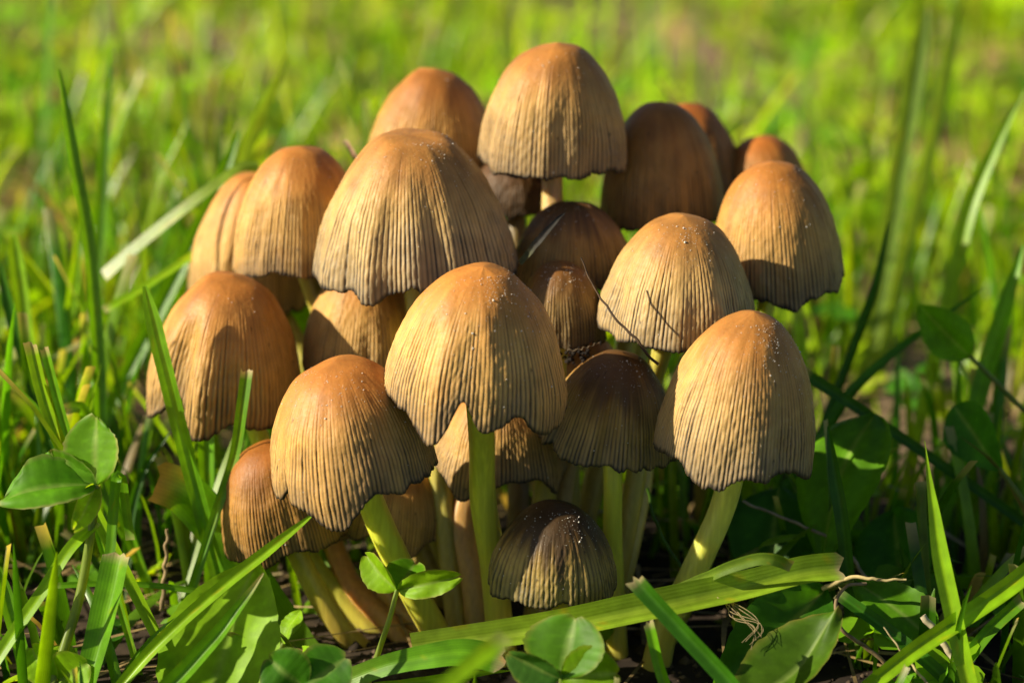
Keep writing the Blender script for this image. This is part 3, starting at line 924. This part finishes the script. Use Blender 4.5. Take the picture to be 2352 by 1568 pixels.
# --- broad leaves
broad_leaf('large sunlit spoon-shaped leaf behind the long diagonal blade', (455, 1690, -2.6), (590, 1285, -1.9), 290, .0, .12, .1, 'lance', LIME * 1.15)
broad_leaf('rounded shaded leaf low beside the golden mushroom', (1890, 1290, -.2), (2010, 950, .8), 230, .2, .2, .2, 'spoon', GREEN * .9)
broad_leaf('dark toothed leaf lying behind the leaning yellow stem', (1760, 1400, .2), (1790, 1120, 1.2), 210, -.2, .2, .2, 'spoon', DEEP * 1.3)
broad_leaf('curled leaf with shade and a lit rolled edge painted on, under the torn end of the broad flat blade', (1700, 1620, -4.2), (1930, 1398, -3.6), 180, .35, .55, -.25, 'lance', np.array([.065, .14, .006]), edge=(.30, .20, .05))  # body colour darkened as if in shadow, edge colour painted as its lit rim
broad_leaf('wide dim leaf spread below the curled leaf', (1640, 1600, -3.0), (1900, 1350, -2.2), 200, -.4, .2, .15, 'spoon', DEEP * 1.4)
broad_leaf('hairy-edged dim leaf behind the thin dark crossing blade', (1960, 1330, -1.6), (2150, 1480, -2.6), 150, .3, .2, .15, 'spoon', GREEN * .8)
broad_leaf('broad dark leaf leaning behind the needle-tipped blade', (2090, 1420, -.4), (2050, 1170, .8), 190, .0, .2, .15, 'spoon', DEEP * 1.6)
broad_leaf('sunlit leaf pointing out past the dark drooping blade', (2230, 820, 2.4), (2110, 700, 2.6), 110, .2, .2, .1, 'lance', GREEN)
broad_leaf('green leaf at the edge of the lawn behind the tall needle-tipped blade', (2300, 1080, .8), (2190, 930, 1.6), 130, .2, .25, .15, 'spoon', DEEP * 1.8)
broad_leaf('little pale leaf lying flat behind the leaning yellow stem', (1740, 1260, -.3), (1850, 1230, -.3), 45, .9, .1, .1, 'lance', LIME)
broad_leaf('small bright leaf low beside the sunlit spoon-shaped leaf', (650, 1480, -1.6), (690, 1400, -1.4), 60, .3, .2, .1, 'spoon', LIME)
broad_leaf('bright leaf showing through the gap under the smooth orange-topped mushroom', (735, 800, 4.0), (720, 660, 4.5), 120, .2, .2, .1, 'spoon', LIME)


# --- twigs and dry bits
def strand(name, label, pts, w, colr, cat, taper=.5, mat=None, ns=7, kinks=.02):
    _li[0] += 1
    W = np.array([P(*p) for p in pts])
    C0 = spline(W, 30)
    C0 = C0 + np.stack([kinks * nz(np.linspace(0, 16, 30), 0, seed=_li[0] * 5 + k, octv=2) for k in range(3)], -1)
    k = pxcm(pts[0][2]) * w / 2
    V, F = tube_mesh(C0, k * taper, k, n=40, ns=ns)
    cc = np.asarray(colr) * (1 + .25 * nz(V[:, 0] * 6, V[:, 2] * 6, seed=_li[0]))[:, None]
    o = mesh_obj(name, V, F, mat or M_DRY, None, W[-1], cc)
    return tag(o, label, cat)


strand('twig', 'thin dark curved twig leaning on the pointed ochre mushroom', [(1336, 592, -2.3), (1362, 655, -2.45), (1408, 722, -2.75), (1460, 782, -3.0), (1512, 838, -3.05)], 7, (.055, .03, .013), 'twig', .6)
strand('rootlet', 'short pale rootlet lying on the crumbs beside the small dusky mushroom', [(1376, 785, -1.2), (1345, 800, -1.3), (1300, 806, -1.3)], 5, (.10, .07, .04), 'rootlet', .4)
strand('straw', 'long pale dry straw leaning among the dim leaves behind the yellow stem', [(1705, 1150, .2), (1800, 1190, .1), (1930, 1252, -.3), (1990, 1330, -.6)], 9, (.30, .24, .15), 'straw', .7)
strand('straw', 'split dry straw pointing away from the torn end of the broad flat blade', [(2082, 1332, -2.8), (2020, 1330, -2.7), (1955, 1326, -2.5), (1890, 1350, -2.2)], 13, (.42, .33, .15), 'straw', .4)
strand('straw', 'bare straw stub with a frayed white end under the needle-tipped blade', [(2120, 1412, -3.2), (2150, 1450, -3.2), (2210, 1540, -3.3), (2240, 1600, -3.4)], 16, (.5, .42, .28), 'straw', 1.0)
strand('straw', 'slim straw slanting below the split dry straw', [(2030, 1440, -3.5), (2080, 1510, -3.6), (2150, 1590, -3.8)], 8, (.45, .36, .18), 'straw', .4)
strand('dry_strip', 'curled brown dry strip hanging below the torn end of the broad flat blade', [(1990, 1340, -2.9), (1940, 1348, -3.1), (1918, 1390, -3.2), (1940, 1450, -3.1), (2010, 1500, -2.9), (2060, 1560, -2.8)], 11, (.22, .15, .08), 'dry grass', .7)
strand('dry_stick', 'dry brown stick standing in the grass beside the reddish-tipped broad blade', [(385, 1215, -.6), (380, 1290, -.6), (372, 1400, -.6)], 12, (.26, .18, .09), 'dry stick', .6)
strand('dry_stick', 'dry pinkish stick lying in the grass below the amber mushroom', [(560, 1300, -1.2), (540, 1380, -1.2), (525, 1450, -1.3)], 10, (.32, .23, .14), 'dry stick', .6)
strand('green_stem', 'thin crooked green stem beside the leaning yellow stem', [(1488, 1120, -.4), (1500, 1180, -.4), (1530, 1250, -.4), (1570, 1310, -.5), (1600, 1370, -.6)], 11, (.07, .15, .012), 'plant stem', .7, M_BLADE)
blade('dark dead grass leaf lying on the shaded mushroom with the blackened crown', [(1297, 488, -.6), (1270, 515, -.75), (1235, 555, -.8), (1195, 605, -.7)], 18, np.array([.022, .02, .016]), fold=.6, ground=False, mat=M_DRY, name='dead_leaf', cat='dead leaf')
blade('faded straw tip poking out behind the largest conical mushroom', [(792, 322, 3), (806, 345, 3), (830, 385, 3)], 14, np.array([.38, .25, .15]), ground=False, mat=M_DRY, name='dead_leaf', cat='dead leaf', cut=True)


def root_tuft():
    base = P(1800, 1360, -3.0)
    W = [base]
    root = empty('root_tuft', base)
    tag(root, 'tuft of pale dry root hairs hanging under the broad flat blade', 'root tuft')
    g = np.random.default_rng(5)
    for k in range(7):
        pts = [P(1640 + 25 * k * .3, 1372 + g.uniform(-6, 6), -3.2), P(1690 + g.uniform(-12, 12), 1390 + k * 5, -3.4), P(1742 + g.uniform(-14, 14), 1432 + g.uniform(-10, 14), -3.6), P(1735 + g.uniform(-34, 20), 1470 + g.uniform(-10, 30), -3.7)]
        V, F = tube_mesh(pts, .008, .004, ns=5)
        mesh_obj('root_hair', V, F, M_DRY, root, base, np.broadcast_to(np.array([.32, .24, .12]), V.shape))


root_tuft()


def crumbs():
    """dark soil crumbs caught between the caps"""
    g = np.random.default_rng(3)
    oc = np.array([(1, 0, 0), (-1, 0, 0), (0, 1, 0), (0, -1, 0), (0, 0, 1), (0, 0, -1)], float)
    of = np.array([(0, 2, 4), (2, 1, 4), (1, 3, 4), (3, 0, 4), (2, 0, 5), (1, 2, 5), (3, 1, 5), (0, 3, 5)])
    vs, fs = [], []
    for i in range(60):
        c = P(1335 + g.normal() * 22, 818 + g.normal() * 12, -.7 + g.normal() * .35)
        s = g.uniform(.02, .07)
        vs.append(c + oc * s * g.uniform(.5, 1.2, (6, 3)))
        fs.append(of + 6 * i)
    V = np.concatenate(vs)
    o = mesh_obj('soil_crumbs', V, np.concatenate(fs), M_SOIL, None, P(1335, 822, -.7), np.broadcast_to(np.array([.014, .010, .008]), V.shape), smooth=False)
    tag(o, 'dark clump of soil crumbs caught between the mushroom caps', 'soil', kind='stuff')


crumbs()

# ------------------------------------------------------------------ the lawn
CP = np.array([(m[0], m[1], h, dd) for (_, m, h, dd) in CAPS])
CA = np.array([a for (a, _, _, _) in CAPS])


def hides_cluster(pts, margin=20):
    """True where a point stands before the cluster and would cover it"""
    px, py, d = project(pts)
    bad = np.zeros(px.shape, bool)
    for (ap, m, h, dd) in CAPS:
        cx, cy = (ap[0] + m[0]) / 2, (ap[1] + m[1]) / 2 + 20
        bad |= (np.abs(px - cx) < h + margin) & (np.abs(py - cy) < (m[1] - ap[1]) / 2 + 50 + margin) & (d < dd + 1.6)
    # the stems and the plants before them stay open to view
    bad |= (px > 680) & (px < 1720) & (py > 1000) & (py < 1450) & (d < 1.5)
    bad |= (px > 560) & (px < 2000) & (py > 1250) & (py < 1540) & (d < -2.5)
    bad |= (px < 300) & (py > 920) & (py < 1240) & (d < -2.0)      # the bitten clover
    bad |= (px > 240) & (px < 720) & (py > 1170) & (py < 1568) & (d < -3.0)
    return bad


def scatter_blades(name, xy, L, wd, az, lean, bend, cols, label, rows=7, vfold=True, check=True, mat=None, z0=None, cat='grass', dry=False):
    n = len(xy)
    base = np.zeros((n, 3))
    base[:, :2] = xy
    base[:, 2] = (ground_z(xy[:, 0], xy[:, 1]) - .05) if z0 is None else z0
    dirh = np.stack([np.cos(az), np.sin(az), np.zeros(n)], -1)
    t = np.linspace(0, 1, rows)
    ang = lean[:, None] + bend[:, None] * t[None, :] ** 1.5
    seg = L[:, None] / (rows - 1)
    dh = np.sin(ang) * seg
    dz = np.cos(ang) * seg
    h = np.concatenate([np.zeros((n, 1)), np.cumsum(dh[:, :-1], 1)], 1)
    z = np.concatenate([np.zeros((n, 1)), np.cumsum(dz[:, :-1], 1)], 1)
    C0 = base[:, None, :] + dirh[:, None, :] * h[..., None] + np.array([0, 0, 1.0]) * z[..., None]
    if check:
        keep = np.ones(n, bool)
        for k in range(rows):
            keep &= ~hides_cluster(C0[:, k])
        C0, dirh, L, wd, az, cols = C0[keep], dirh[keep], L[keep], wd[keep], az[keep], cols[keep]
        n = len(C0)
    tw = rng.uniform(-.8, .8, n)
    side = np.stack([-np.sin(az + tw), np.cos(az + tw), np.zeros(n)], -1)
    w = wd[:, None] * np.clip((1 - t[None, :]) ** .55 * (.75 + .5 * t[None, :]), .05, 1)
    cutm = rng.random(n) < .45
    w[cutm] = wd[cutm][:, None] * (1 - .25 * t[None, :])
    xs = np.array([-1, 0, 1.0]) if vfold else np.array([-1.0, 1.0])
    nc = len(xs)
    V = C0[:, :, None, :] + side[:, None, None, :] * (xs[None, None, :, None] * w[..., None, None] / 2)
    if vfold:
        V[:, :, 1, :] -= dirh[:, None, :] * (w[..., None] * .28)
    F0 = grid_faces(rows, nc)
    F = (F0[None] + (np.arange(n) * rows * nc)[:, None, None]).reshape(-1, 4)
    cc = cols[:, None, None, :] * (1 + .18 * (t - .5))[None, :, None, None] * np.ones((1, 1, nc, 1))
    tipm = cutm[:, None, None, None] * sstep(.86, 1, t)[None, :, None, None] * .7
    cc = cc * (1 - tipm) + TAN * tipm
    st = np.zeros((n, rows, nc, 3))
    st[..., 0] = xs[None, None, :]
    st[..., 1] = t[None, :, None]
    o = mesh_obj(name, V.reshape(-1, 3), F, mat or M_GRASS, None, None, cc.reshape(-1, 3), {'st': st.reshape(-1, 3)})
    tag(o, label, cat, kind='stuff')
    return o


def lawn_cols(n, yellow=.5, dry=.05):
    k = rng.random(n)[:, None]
    c = DEEP * 2.0 * (1 - k) + LIME * 1.05 * k
    y = (rng.random(n) < yellow)[:, None]
    c = np.where(y, c * .5 + np.array([.40, .52, .006]) * .6, c)
    s = (rng.random(n) < dry)[:, None]
    c = np.where(s, STRAW * rng.uniform(.5, 1.1, (n, 1)), c)
    return c * rng.uniform(.6, 1.35, (n, 1))


def clump(n, x0, x1, y0, y1, amt=.35):
    xy = np.stack([rng.uniform(x0, x1, n), rng.uniform(y0, y1, n)], -1)
    dn = nz(xy[:, 0] * .25, xy[:, 1] * .25, seed=77, octv=3)
    return xy[rng.random(n) < np.clip(.75 + amt * dn * 1.6, .1, 1) * (1 - .93 * bareness(xy[:, 0], xy[:, 1]))]


# around and just behind the cluster
xy = clump(4700, -30, 30, 2.5, 24, .8)
n = len(xy)
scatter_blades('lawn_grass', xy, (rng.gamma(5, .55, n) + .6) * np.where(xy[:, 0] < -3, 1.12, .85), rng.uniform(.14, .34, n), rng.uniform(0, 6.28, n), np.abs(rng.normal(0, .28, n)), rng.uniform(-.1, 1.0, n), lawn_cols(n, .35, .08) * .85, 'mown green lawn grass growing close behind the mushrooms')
# further back
xy = clump(11000, -48, 48, 24, 85, 1.0)
n = len(xy)
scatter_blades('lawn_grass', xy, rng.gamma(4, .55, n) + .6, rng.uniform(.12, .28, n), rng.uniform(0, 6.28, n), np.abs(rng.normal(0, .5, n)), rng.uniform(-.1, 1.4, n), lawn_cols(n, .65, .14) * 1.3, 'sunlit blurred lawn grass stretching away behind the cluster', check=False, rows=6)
# farthest band
xy = clump(9000, -95, 95, 85, 230)
n = len(xy)
scatter_blades('lawn_grass', xy, rng.gamma(6, .6, n) + 1, rng.uniform(.2, .5, n), rng.uniform(0, 6.28, n), np.abs(rng.normal(0, .32, n)), rng.uniform(-.1, 1.0, n), lawn_cols(n, .6, .06), 'far lawn grass at the back of the meadow', check=False, rows=4, vfold=False)
# low growth left, right and before the cluster
xy = clump(2500, -30, 30, -16, 3.0)
n = len(xy)
hl = rng.gamma(5, .42, n) + .5
hl = np.where(xy[:, 1] < -4, np.minimum(hl, 1.6), hl)
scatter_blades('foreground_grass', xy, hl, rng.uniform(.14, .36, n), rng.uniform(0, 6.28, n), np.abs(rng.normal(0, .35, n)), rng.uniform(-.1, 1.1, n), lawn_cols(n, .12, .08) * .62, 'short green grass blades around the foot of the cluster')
# dry thatch on the soil
xy = clump(5200, -34, 34, -16, 60)
n = len(xy)
scatter_blades('dry_thatch', xy, rng.uniform(1.0, 4.0, n), rng.uniform(.05, .16, n), rng.uniform(0, 6.28, n), rng.uniform(1.3, 1.55, n), rng.uniform(-.1, .2, n),
               STRAW * rng.uniform(.3, 1.0, (n, 1)) * np.array([1, .92, .85]), 'dry straw litter lying on the soil under the grass', mat=M_DRY, rows=4, vfold=False, check=False, z0=ground_z(xy[:, 0], xy[:, 1]) + rng.uniform(.02, .35, n), cat='straw litter')


def scatter_leaves(name, xy, hmin, hmax, smin, smax, label, yellow=.4, check=True):
    """little trefoil leaves on stalks: ground cover"""
    n = len(xy)
    c = np.zeros((n, 3))
    c[:, :2] = xy
    c[:, 2] = ground_z(xy[:, 0], xy[:, 1]) + rng.uniform(hmin, hmax, n)
    if check:
        k = ~hides_cluster(c, 30)
        c = c[k]
        n = len(c)
    s = rng.uniform(smin, smax, n)
    a0 = rng.uniform(0, 6.28, n)
    tilt = rng.normal(0, .45, (n, 2)) + np.array([-.25, -.1])
    nr = np.stack([tilt[:, 0], tilt[:, 1], np.ones(n)], -1)
    nr /= np.linalg.norm(nr, axis=1)[:, None]
    e1 = np.cross(nr, [0, 1, .01])
    e1 /= np.linalg.norm(e1, axis=1)[:, None]
    e2 = np.cross(nr, e1)
    # obovate leaflet outline: rows along, three columns
    tr = np.array([0, .25, .5, .75, .95])
    wr = np.array([.05, .32, .48, .5, .26])
    cl = lawn_cols(n, yellow, .03)
    Vs, Cs, Fs, Ss = [], [], [], []
    for k in range(3):
        a = a0 + k * 2.094
        ax = e1 * np.cos(a)[:, None] + e2 * np.sin(a)[:, None]
        sd = -e1 * np.sin(a)[:, None] + e2 * np.cos(a)[:, None]
        V = np.zeros((n, 5, 3, 3))
        for i in range(5):
            for j, x in enumerate((-1, 0, 1)):
                V[:, i, j] = c + ax * (tr[i] - (.05 if (i == 4 and x == 0) else 0)) * s[:, None] + sd * (x * wr[i]) * s[:, None] + nr * ((.12 * abs(x) + .15 * tr[i] * (1 - tr[i]) * 2 - .06 * tr[i]) * s)[:, None]
        Vs.append(V.reshape(-1, 3))
        Cs.append(np.repeat(cl, 15, 0))
        st = np.zeros((n, 5, 3, 3)); Ss.append(st.reshape(-1, 3))
        Fs.append((grid_faces(5, 3)[None] + (np.arange(n) * 15)[:, None, None]).reshape(-1, 4) + k * n * 15)
    # stalks: thin ribbons
    foot = c.copy()
    foot[:, :2] += rng.normal(0, .4, (n, 2))
    foot[:, 2] = ground_z(foot[:, 0], foot[:, 1]) - .05
    V = np.zeros((n, 2, 2, 3))
    for j, x in enumerate((-1, 1)):
        V[:, 0, j] = c + np.array([x * .03, 0, 0])
        V[:, 1, j] = foot + np.array([x * .04, 0, 0])
    Vs.append(V.reshape(-1, 3)); Cs.append(np.repeat(cl * 1.1, 4, 0)); Ss.append(np.zeros((n * 4, 3)))
    Fs.append((grid_faces(2, 2)[None] + (np.arange(n) * 4)[:, None, None]).reshape(-1, 4) + 3 * n * 15)
    o = mesh_obj(name, np.concatenate(Vs), np.concatenate(Fs), M_LEAF, None, None, np.concatenate(Cs), {'st': np.concatenate(Ss)})
    tag(o, label, 'clover', kind='stuff')


scatter_leaves('ground_cover', clump(5200, -45, 45, 8, 88, .9), .4, 2.2, .3, .85, 'low yellow-green clover cover scattered through the lawn', .5, True)
scatter_leaves('ground_cover', clump(330, -26, 26, -10, 8, .4), .3, 1.3, .35, .75, 'low clover cover at the foot of the cluster', .3, True)


def soil_grains():
    g = np.random.default_rng(8)
    oc = np.array([(1, 0, 0), (-1, 0, 0), (0, 1, 0), (0, -1, 0), (0, 0, 1), (0, 0, -1)], float)
    of = np.array([(0, 2, 4), (2, 1, 4), (1, 3, 4), (3, 0, 4), (2, 0, 5), (1, 2, 5), (3, 1, 5), (0, 3, 5)])
    n = 2600
    xy = np.stack([g.normal(0, 6, n), g.normal(-1, 4, n)], -1)
    c = np.concatenate([xy, ground_z(xy[:, 0], xy[:, 1])[:, None]], 1)
    sz = g.gamma(2, .035, n) + .02
    V = c[:, None] + oc[None] * sz[:, None, None] * g.uniform(.5, 1.2, (n, 6, 3))
    F = (of[None] + 6 * np.arange(n)[:, None, None]).reshape(-1, 3)
    cc = np.repeat(np.array([.05, .034, .022]) * g.uniform(.4, 2.2, (n, 1)), 6, 0)
    o = mesh_obj('soil_grains', V.reshape(-1, 3), F, M_SOIL, None, None, cc, smooth=False)
    tag(o, 'loose brown soil grains at the foot of the stems', 'soil', kind='stuff')


soil_grains()
